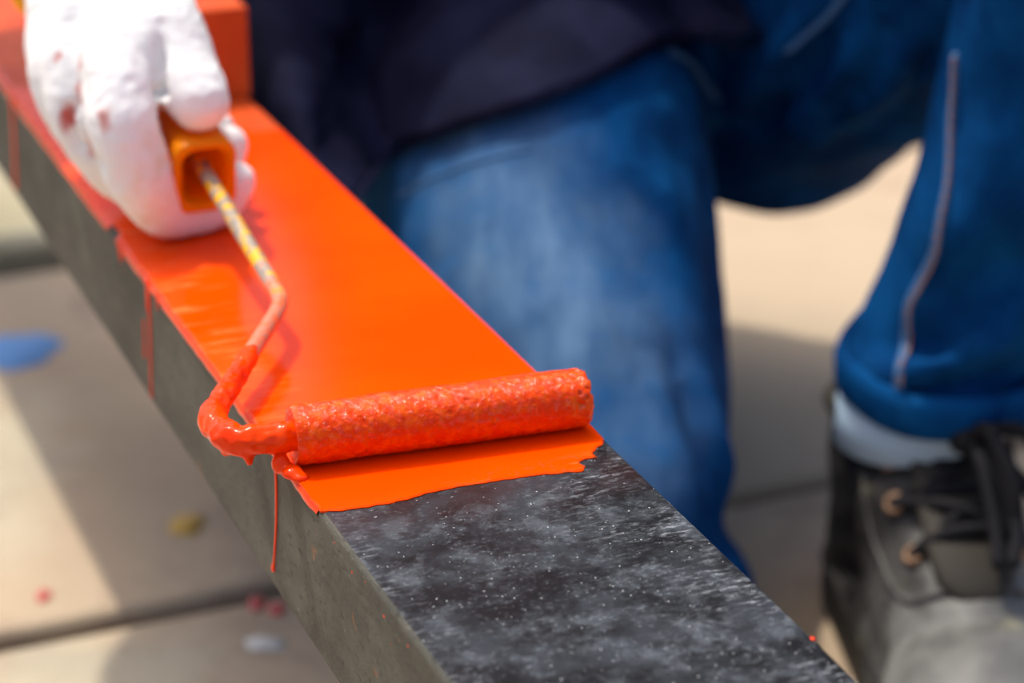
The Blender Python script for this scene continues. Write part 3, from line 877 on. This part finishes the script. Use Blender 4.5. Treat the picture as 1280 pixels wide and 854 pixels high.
back = [((0.155, 1.27, 0.335), (0.160, 1.29, 0.34), (0.215, 1.30, 0.40)), ((0.185, 1.38, 0.30), (0.185, 1.38, 0.33), (0.225, 1.37, 0.40)), ((0.17, 1.48, 0.26), (0.17, 1.48, 0.31), (0.18, 1.46, 0.40)),
        ((0.08, 1.54, 0.22), (0.08, 1.54, 0.29), (0.09, 1.50, 0.40)), ((-0.02, 1.55, 0.20), (-0.03, 1.54, 0.28), (0.0, 1.50, 0.40)), ((-0.12, 1.50, 0.20), (-0.14, 1.49, 0.27), (-0.08, 1.475, 0.40)),
        ((-0.18, 1.40, 0.19), (-0.21, 1.40, 0.26), (-0.14, 1.42, 0.39)), ((-0.17, 1.27, 0.19), (-0.20, 1.30, 0.25), (-0.165, 1.345, 0.37))]
cols = front_rows + [[V3(a), V3(b), V3(c)] for a, b, c in back]
K = len(cols)
ang = [math.atan2((c[2] - V3((0.03, 1.355, 0)))[1], (c[2] - V3((0.03, 1.355, 0)))[0]) for c in cols]
upper = [((0.045, 1.400, 0.48), 0.175, 0.125), ((0.06, 1.40, 0.60), 0.180, 0.122), ((0.065, 1.395, 0.70), 0.176, 0.110), ((0.065, 1.39, 0.765), 0.132, 0.085), ((0.065, 1.37, 0.795), 0.070, 0.068), ((0.065, 1.36, 0.815), 0.064, 0.064)]
for i, c in enumerate(cols):
    for ce, rx, ry in upper:
        c.append(V3((ce[0] + rx * math.cos(ang[i]), ce[1] + ry * math.sin(ang[i]), ce[2])))
rows = len(cols[0])
# refine: 8x around, 6x up
fine_cols = []
up = [catmull(c, 8) for c in cols]
arr = np.array(up)                                   # K x R x 3
ext = np.concatenate([arr[-2:], arr, arr[:3]], 0)
dense = []
for i in range(K):
    p0, p1, p2, p3 = ext[i + 1], ext[i + 2], ext[i + 3], ext[i + 4]
    for k in range(8):
        t = k / 8
        dense.append(0.5 * ((2 * p1) + (-p0 + p2) * t + (2 * p0 - 5 * p1 + 4 * p2 - p3) * t * t + (-p0 + 3 * p1 - 3 * p2 + p3) * t ** 3))
dense = np.array(dense); KD, RD = dense.shape[:2]
vs = dense.reshape(-1, 3); fs = []
for i in range(KD):
    j = (i + 1) % KD
    for r in range(RD - 1):
        fs.append((i * RD + r, j * RD + r, j * RD + r + 1, i * RD + r + 1))
sv, sf = tube(catmull([SHO_R + V3((0.03, 0, -0.02)), SHO_R * 0.5 + ELB_R * 0.5, ELB_R, ELB_R * 0.45 + WRIST * 0.55], 8), np.linspace(0.066, 0.046, 25), 20, caps=False)
lv, lf = tube(catmull([SHO_L + V3((-0.03, 0, -0.02)), SHO_L * 0.5 + ELB_L * 0.5, ELB_L, ELB_L * 0.5 + HAND_L * 0.5], 8), np.linspace(0.080, 0.052, 25), 20, caps=False)
sme = recalc(mesh_from('shirt', *merge([(list(vs), fs), (sv, sf), (lv, lf)])))
co = get_co(sme)
sbvh = BVHTree.FromPolygons([Vector(v) for v in co], [tuple(p.vertices) for p in sme.polygons])
def sfold(pts, width, amp, ends=0.25):
    global co
    P = []
    for p in pts:
        o = Vector((0, 0, 0.60)); h = sbvh.ray_cast(o, (Vector(wp3(p[0], p[1], 1.0)) - o).normalized())
        P.append(V3(h[0]) if h[0] is not None and h[3] < 1.6 else wp3(*p))
    set_co(sme, co); co = fold(co, get_no(sme), P, width, amp, ends); set_co(sme, co)
ns = get_no(sme)
sfold([(340, 40, 1.17), (430, 45, 1.17), (540, 95, 1.16)], 0.010, 0.020)
sfold([(330, 110, 1.15), (420, 62, 1.17), (500, 50, 1.18)], 0.010, -0.018)
sfold([(350, 85, 1.16), (470, 75, 1.17)], 0.008, 0.014)
sfold([(480, 20, 1.19), (640, 60, 1.18), (800, 5, 1.21)], 0.011, -0.020)
sfold([(540, 0, 1.2), (700, 30, 1.2), (840, -20, 1.23)], 0.010, 0.016)
sfold([(400, 140, 1.13), (480, 115, 1.14), (580, 100, 1.15)], 0.018, 0.008)
sfold([(780, 45, 1.19), (860, 0, 1.23)], 0.008, 0.008)
sfold([(380, 210, 1.10), (430, 130, 1.14)], 0.010, -0.008)
co = wobble(co, get_no(sme), 16, 0.010, 8.0); co = wobble(co, get_no(sme), 38, 0.004, 3.0)
set_co(sme, co)
M_SHIRT = mat('navy_cotton', (0.010, 0.012, 0.030), 0.8, 0.06)
n = N(M_SHIRT)
n.col(n.mix(n.rng(n.noise(30, 5), 0.35, 0.7), (0.006, 0.007, 0.022), (0.013, 0.0145, 0.042)))
M_SHIRT.node_tree.nodes['Principled BSDF'].inputs['Sheen Weight'].default_value = 0.0
n.bump(n.noise(500, 3), 0.3, 0.0006)
# the cloth lies on the thighs, never in them
co = get_co(sme)
for i in np.nonzero(co[:, 2] < 0.45)[0]:
    q = Vector(pl(co[i])); h = jbvh.find_nearest(q, 0.08)
    if h[0] is not None:
        d = (q - h[0]).dot(h[1])
        if d < 0.007: co[i] = V3(h[0] + h[1] * 0.007) + V3((0.07, 1.30, 0))
set_co(sme, co)
shirt = pobj('shirt', sme, M_SHIRT)
tag(shirt, 'dark navy work shirt')
so = shirt.modifiers.new('thickness', 'SOLIDIFY'); so.thickness = 0.0016; so.offset = 1
# stitched hem edge
hem_line = dense[:9 * 8, 0] - V3((0.07, 1.30, 0))
v, f = tube(hem_line, 0.0016, 8)
new_obj('hem', mesh_from('hem', v, f), M_SHIRT, shirt)

# --- glove: right hand closed round the handle, thumb laid along its top
fing = {
    'index': ([(-0.026, 0.040, 0.036), (-0.028, 0.022, 0.014), (-0.0245, 0.003, 0.007), (-0.0175, -0.0135, 0.008), (-0.004, -0.0215, 0.013), (0.010, -0.0205, 0.017), (0.0165, -0.012, 0.018)], [0.0135, 0.0135, 0.0128, 0.0112, 0.0088, 0.0084, 0.0080]),
    'middle': ([(-0.034, 0.042, 0.060), (-0.041, 0.025, 0.042), (-0.036, 0.006, 0.031), (-0.022, -0.013, 0.032), (-0.006, -0.0215, 0.036), (0.012, -0.021, 0.039), (0.0190, -0.008, 0.040)], [0.0128, 0.0125, 0.0120, 0.0110, 0.0092, 0.0088, 0.0082]),
    'ring': ([(-0.036, 0.039, 0.080), (-0.042, 0.024, 0.063), (-0.038, 0.006, 0.053), (-0.024, -0.014, 0.053), (-0.008, -0.0215, 0.056), (0.012, -0.020, 0.058), (0.0185, -0.009, 0.059)], [0.0122, 0.0118, 0.0115, 0.0105, 0.0090, 0.0086, 0.0080]),
    'little': ([(-0.036, 0.033, 0.098), (-0.040, 0.022, 0.082), (-0.036, 0.005, 0.073), (-0.023, -0.013, 0.072), (-0.008, -0.0215, 0.073), (0.010, -0.0190, 0.074), (0.0160, -0.009, 0.075)], [0.0112, 0.0108, 0.0104, 0.0095, 0.0084, 0.0080, 0.0074]),
    'thumb': ([(-0.012, 0.048, 0.100), (-0.008, 0.049, 0.074), (-0.005, 0.043, 0.046), (-0.0015, 0.0325, 0.030), (0.0008, 0.0262, 0.0135)], [0.0200, 0.0185, 0.0165, 0.0150, 0.0122]),
}
gp = []
for nm, (P, R) in fing.items():
    Q = catmull([HW(*p) for p in P], 5); Rr = np.interp(np.linspace(0, 1, len(Q)), np.linspace(0, 1, len(R)), R)
    gp.append(tube(Q, Rr, 16))
W0 = HW(-0.013, 0.034, 0.112)
for nm, rr in (('index', 0.0135), ('middle', 0.014), ('ring', 0.0135), ('little', 0.0125)):
    m0 = HW(*fing[nm][0][0])
    gp.append(tube([m0, m0 * 0.5 + W0 * 0.5 + V3((0, 0, 0.004)), W0], [rr, rr * 1.25, 0.024], 16))
gp.append(tube([HW(-0.022, 0.030, 0.050), HW(-0.024, 0.032, 0.085), HW(-0.023, 0.038, 0.110)], [0.013, 0.016, 0.022], 16))
gp.append(tube([HW(-0.020, 0.022, 0.026), HW(-0.017, 0.030, 0.042), HW(-0.014, 0.038, 0.065)], [0.0095, 0.012, 0.015], 16))
gp.append(tube([HW(-0.010, 0.030, 0.085), HW(-0.014, 0.038, 0.106)], [0.016, 0.020], 16))
ax = ELB_R - W0; ax /= np.linalg.norm(ax)
CUF = W0 + ax * 0.014
gp.append(tube([W0 - ax * 0.012, W0, CUF], [0.029, 0.0295, 0.0320], 20, round_caps=False))
gme = blob('work_glove', gp, 0.0014, 4)
co = get_co(gme)
gb = BVHTree.FromPolygons([Vector(v) for v in co], [tuple(p.vertices) for p in gme.polygons])
def gfold(px, width, amp, ends=0.2):
    global co
    P = []
    for x, y in px:
        o = Vector((0, 0, 0.60)); h = gb.ray_cast(o, (Vector(wp3(x, y, 1.0)) - o).normalized())
        if h[0] is not None: P.append(V3(h[0]))
    if len(P) > 1:
        co = fold(co, get_no(gme), P, width, amp, ends); set_co(gme, co)
gfold([(199, 30), (200, 75), (202, 115), (204, 140), (209, 165)], 0.0025, -0.0080)      # between thumb and forefinger
gfold([(92, 120), (86, 150), (95, 178), (118, 195)], 0.0030, -0.0040)                     # knuckle creases
gfold([(120, 195), (128, 215)], 0.0030, -0.0040)
co = wobble(co, get_no(gme), 60, 0.0012, 5.0); set_co(gme, co)
co = wobble(co, get_no(gme), 260, 0.0004, 1.0); set_co(gme, co)
co[:, 2] = np.maximum(co[:, 2], BEAM0[2] + 0.0012); set_co(gme, co)   # fingers rest on the beam
M_GLOVE = mat('white_knit_cotton', (0.86, 0.86, 0.83), 0.9, 0.15)
n = N(M_GLOVE)
def stain(c, p, r0, r1, col, k=0.8, sc=(1, 1, 1), wr=0.012):
    return n.mix(n.math('MULTIPLY', n.rng(n.dist(pl(p), wr, 140, sc), r1, r0), k), c, col)
c = n.mix(n.rng(n.noise(60, 4), 0.35, 0.7), (0.86, 0.86, 0.84), (0.90, 0.90, 0.88))
for p, q in (((-0.1722, 0.8772, 0.3478), .0030), ((-0.1624, 0.8727, 0.3475), .0032), ((-0.1633, 0.8698, 0.3374), .0040), ((-0.1667, 0.869, 0.3298), .0046), ((-0.1682, 0.8678, 0.3271), .0050), ((-0.1508, 0.850, 0.3327), .0045), ((-0.1587, 0.8648, 0.317), .0055)):
    c = stain(c, p, q * 0.1, q * 0.9, (0.55, 0.06, 0.03), 0.75, (1, 1, 0.55), 0.007)
c = stain(c, HW(-0.018, -0.030, 0.010), 0.004, 0.016, (0.80, 0.40, 0.30), 0.55)
c = stain(c, HW(-0.022, 0.002, 0.004), 0.002, 0.013, (0.72, 0.48, 0.20), 0.6, (1, 1, 0.45))
n.col(c)
wv = n.new('ShaderNodeTexWave'); wv.inputs['Scale'].default_value = 160; wv.inputs['Distortion'].default_value = 2.0
n.link(n.co, wv.inputs['Vector'])
n.bump(n.math('ADD', n.math('MULTIPLY', wv.outputs['Fac'], 0.4), n.noise(600, 3, 0.7)), 0.3, 0.0008)
glove = pobj('work_glove', gme, M_GLOVE)
tag(glove, 'white knitted cotton glove flecked with red paint')
ex = np.cross(ax, V3((0, 0, 1))); ex /= np.linalg.norm(ex); ey = np.cross(ex, ax)
hemp = [CUF + (ex * math.cos(a) + ey * math.sin(a)) * 0.0325 - V3((0.07, 1.30, 0)) for a in np.linspace(0, 2 * math.pi, 48, endpoint=False)]
v, f = tube(hemp, 0.0032, 10, closed=True, caps=False)
ho = new_obj('cuff_hem', mesh_from('cuff_hem', v, f), mat('yellow_overlock_thread', (0.95, 0.46, 0.005), 0.8), glove)
tag(ho, 'yellow overlocked glove hem')

# --- boots: local frame x toe, y inner side, z up
M_LEATHER = mat('grey_toed_black_leather', (0.02, 0.019, 0.018), 0.55, 0.4)
n = N(M_LEATHER)
sz = n.sep()
toe_grey = n.math('MULTIPLY', n.rng(sz[2], 0.125, 0.045), n.rng(sz[0], 0.045, 0.11))  # leather turns greyer forward over the vamp and down to the sole
toe_grey = n.math('MULTIPLY', toe_grey, n.rng(n.noise(28, 5, 0.65), 0.25, 0.6))
c = n.mix(n.rng(n.noise(45, 5), 0.4, 0.75), (0.010, 0.0095, 0.009), (0.040, 0.037, 0.034))
c = n.mix(n.math('MULTIPLY', toe_grey, 0.95), c, (0.21, 0.215, 0.205))
c = n.mix(n.math('MULTIPLY', n.rng(n.noise(33, 4, 0.6, n.map(loc=(4, 2, 1))), 0.60, 0.72), 0.5), c, (0.30, 0.28, 0.16))
n.col(c); n.bump(n.noise(160, 5, 0.6), 0.4, 0.001)
M_SOLE = mat('black_rubber_sole', (0.012, 0.011, 0.010), 0.7, 0.3)
M_LACE = mat('black_lace', (0.008, 0.008, 0.010), 0.75, 0.2)
M_EYE = mat('worn_copper_eyelet', (0.27, 0.16, 0.095), 0.55, 0.4, 0.3)
M_TONGUE = mat('dark_padded_collar', (0.028, 0.024, 0.018), 0.7, 0.3)
def boot(parent, mtx, name_label):
    up = [tube([(-0.004, 0, 0.134), (-0.006, 0, 0.09), (-0.006, 0, 0.05)], [0.050, 0.048, 0.047], 24, squash=((0, 1, 0), 0.86), round_caps=False),
          ellipsoid((-0.022, 0, 0.040), (0.046, 0.038, 0.045)), tube([(0.012, 0, 0.096), (0.06, 0, 0.066), (0.11, 0, 0.050)], [0.040, 0.040, 0.038], 20),
          ellipsoid((0.145, 0.002, 0.046), (0.062, 0.050, 0.038)), ellipsoid((0.07, 0.0, 0.035), (0.09, 0.042, 0.035)), ellipsoid((0.03, 0, 0.03), (0.09, 0.040, 0.03))]
    me = blob('boot_upper', up, 0.0028, 6)
    c = get_co(me); c[:, 2] = np.maximum(c[:, 2], 0.024); set_co(me, c)
    set_co(me, wobble(get_co(me), get_no(me), 22, 0.004, 6.0)); c = get_co(me); c = wobble(c, get_no(me), 60, 0.0015, 2.0); set_co(me, c)
    bv = BVHTree.FromPolygons([Vector(v) for v in get_co(me)], [tuple(p.vertices) for p in me.polygons])
    root = new_obj('work_boot', me, M_LEATHER, parent)
    root.matrix_local = mtx
    tag(root, name_label)
    def on(p, off=0.0):
        h = bv.find_nearest(Vector(p)); return V3(h[0] + h[1] * off)
    # sole: foot outline, with a heel block
    pts = [(-0.066, 0.0), (-0.060, 0.022), (-0.040, 0.036), (0.0, 0.038), (0.06, 0.040), (0.12, 0.051), (0.165, 0.050), (0.195, 0.035), (0.208, 0.006), (0.200, -0.024), (0.165, -0.046), (0.12, -0.049), (0.06, -0.038), (0.0, -0.037), (-0.040, -0.036), (-0.060, -0.022)]
    P = catmull([(*p, 0) for p in pts + [pts[0]]], 4)[:-1]
    rr = [[(x * s, y * s, z) for x, y, _ in P] for s, z in ((0.97, 0.0), (1.0, 0.003), (1.02, 0.012), (1.0, 0.022), (1.03, 0.024), (1.02, 0.029), (0.95, 0.030))]
    v, f = band(rr, False); m = len(P); f.append(tuple(reversed(range(m)))); f.append(tuple((len(rr) - 1) * m + k for k in range(m)))
    new_obj('sole', recalc(mesh_from('sole', v, f)), M_SOLE, root)
    # padded collar, tongue
    ring = [on((0.052 * math.cos(a) - 0.004, 0.046 * math.sin(a), 0.126 + 0.010 * math.cos(a)), 0.0) for a in np.linspace(0, 2 * math.pi, 40, endpoint=False)]
    v, f = tube(ring, 0.0050, 10, closed=True, caps=False)
    new_obj('collar', mesh_from('collar', v, f), M_TONGUE, root)
    tg = [on((0.05, 0, 0.146), 0.004), on((0.055, 0, 0.125), 0.003), on((0.075, 0, 0.10), 0.003), on((0.10, 0, 0.088), 0.001)]
    v, f = tube(catmull(tg, 6), 0.019, 16, squash=((0.75, 0, 0.66), 0.14))
    new_obj('tongue', mesh_from('tongue', v, f), M_TONGUE, root)
    # lacing flaps: raised edge lines, eyelets, laces
    eye = {}
    rowsE = [(0.036, 0.122, 0.033), (0.046, 0.105, 0.032), (0.062, 0.088, 0.030), (0.086, 0.074, 0.025)]
    for sg in (-1, 1):
        fl = catmull([on((0.016, sg * 0.042, 0.138), 0.0), on((0.034, sg * 0.041, 0.110), 0.0), on((0.066, sg * 0.038, 0.085), 0.0), on((0.102, sg * 0.026, 0.075), 0.0), on((0.112, 0, 0.09), 0.0)], 8)
        fl = [on(q, 0.0006) for q in fl]
        v, f = tube(fl, 0.0018, 8)
        new_obj('flap_edge', mesh_from('flap_edge', v, f), M_LEATHER, root)
        for i, (x, z, y) in enumerate(rowsE):
            h = bv.find_nearest(Vector((x, sg * y, z + 0.02))); cpos = V3(h[0]); nn = V3(h[1]); eye[(sg, i)] = (cpos, nn)
            t1 = np.cross(nn, (0, 0, 1)); t1 /= np.linalg.norm(t1); t2 = np.cross(nn, t1)
            rp = [cpos + nn * 0.0014 + (t1 * math.cos(a) + t2 * math.sin(a)) * 0.0036 for a in np.linspace(0, 2 * math.pi, 16, endpoint=False)]
            v, f = tube(rp, 0.0019, 8, closed=True, caps=False)
            new_obj('eyelet', mesh_from('eyelet', v, f), M_EYE, root)
    def lace(pts, r=0.0034):
        v, f = tube(catmull(pts, 8), r, 8)
        new_obj('lace', mesh_from('lace', v, f), M_LACE, root)
    for i in range(4):
        a, na = eye[(-1, i)]; b, nb = eye[(1, i)]
        lace([a + na * 0.001, a * 0.7 + b * 0.3 + (na + nb) * 0.009, a * 0.3 + b * 0.7 + (na + nb) * 0.009, b + nb * 0.001])
        if i < 3:
            c2, nc = eye[(1, i + 1)]; lace([a + na * 0.001, (a + c2) / 2 + (na + nc) * 0.010, c2 + nc * 0.001])
            c3, nd = eye[(-1, i + 1)]; lace([b + nb * 0.001, (b + c3) / 2 + (nb + nd) * 0.011, c3 + nd * 0.001])
    k0 = (eye[(-1, 1)][0] + eye[(1, 1)][0]) / 2 + V3((0.026, 0.004, 0.016))
    parts_k = ellipsoid(k0, (0.007, 0.009, 0.007), seg=12, rings=8)
    new_obj('lace_knot', mesh_from('lace_knot', *parts_k), M_LACE, root)
    for sg in (0.3, 1):   # bow loops and hanging ends
        lace([k0, k0 + V3((0.012, sg * 0.020, 0.010)), k0 + V3((0.030, sg * 0.046, -0.012)), k0 + V3((0.034, sg * 0.040, -0.030)), k0 + V3((0.014, sg * 0.016, -0.008)), k0], 0.0036)
        lace([k0, k0 + V3((0.016, sg * 0.008, -0.004)), k0 + V3((0.036, sg * 0.014, -0.024)), k0 + V3((0.050, sg * 0.010, -0.036))], 0.0033)
    return root
toe = math.atan2(-1.0, 0.08)
boot(person, Matrix.Translation((0.198 - 0.07, 1.050 - 1.30, 0.0)) @ Matrix.Rotation(toe, 4, 'Z'), 'grey-toed black leather work boot with dark laces')
boot(person, Matrix.Translation((0.015 - 0.07, 1.525 - 1.30, 0.205)) @ Matrix.Rotation(math.radians(-90), 4, 'Z') @ Matrix.Rotation(math.radians(88), 4, 'Y'), 'black work boot tucked under the person')
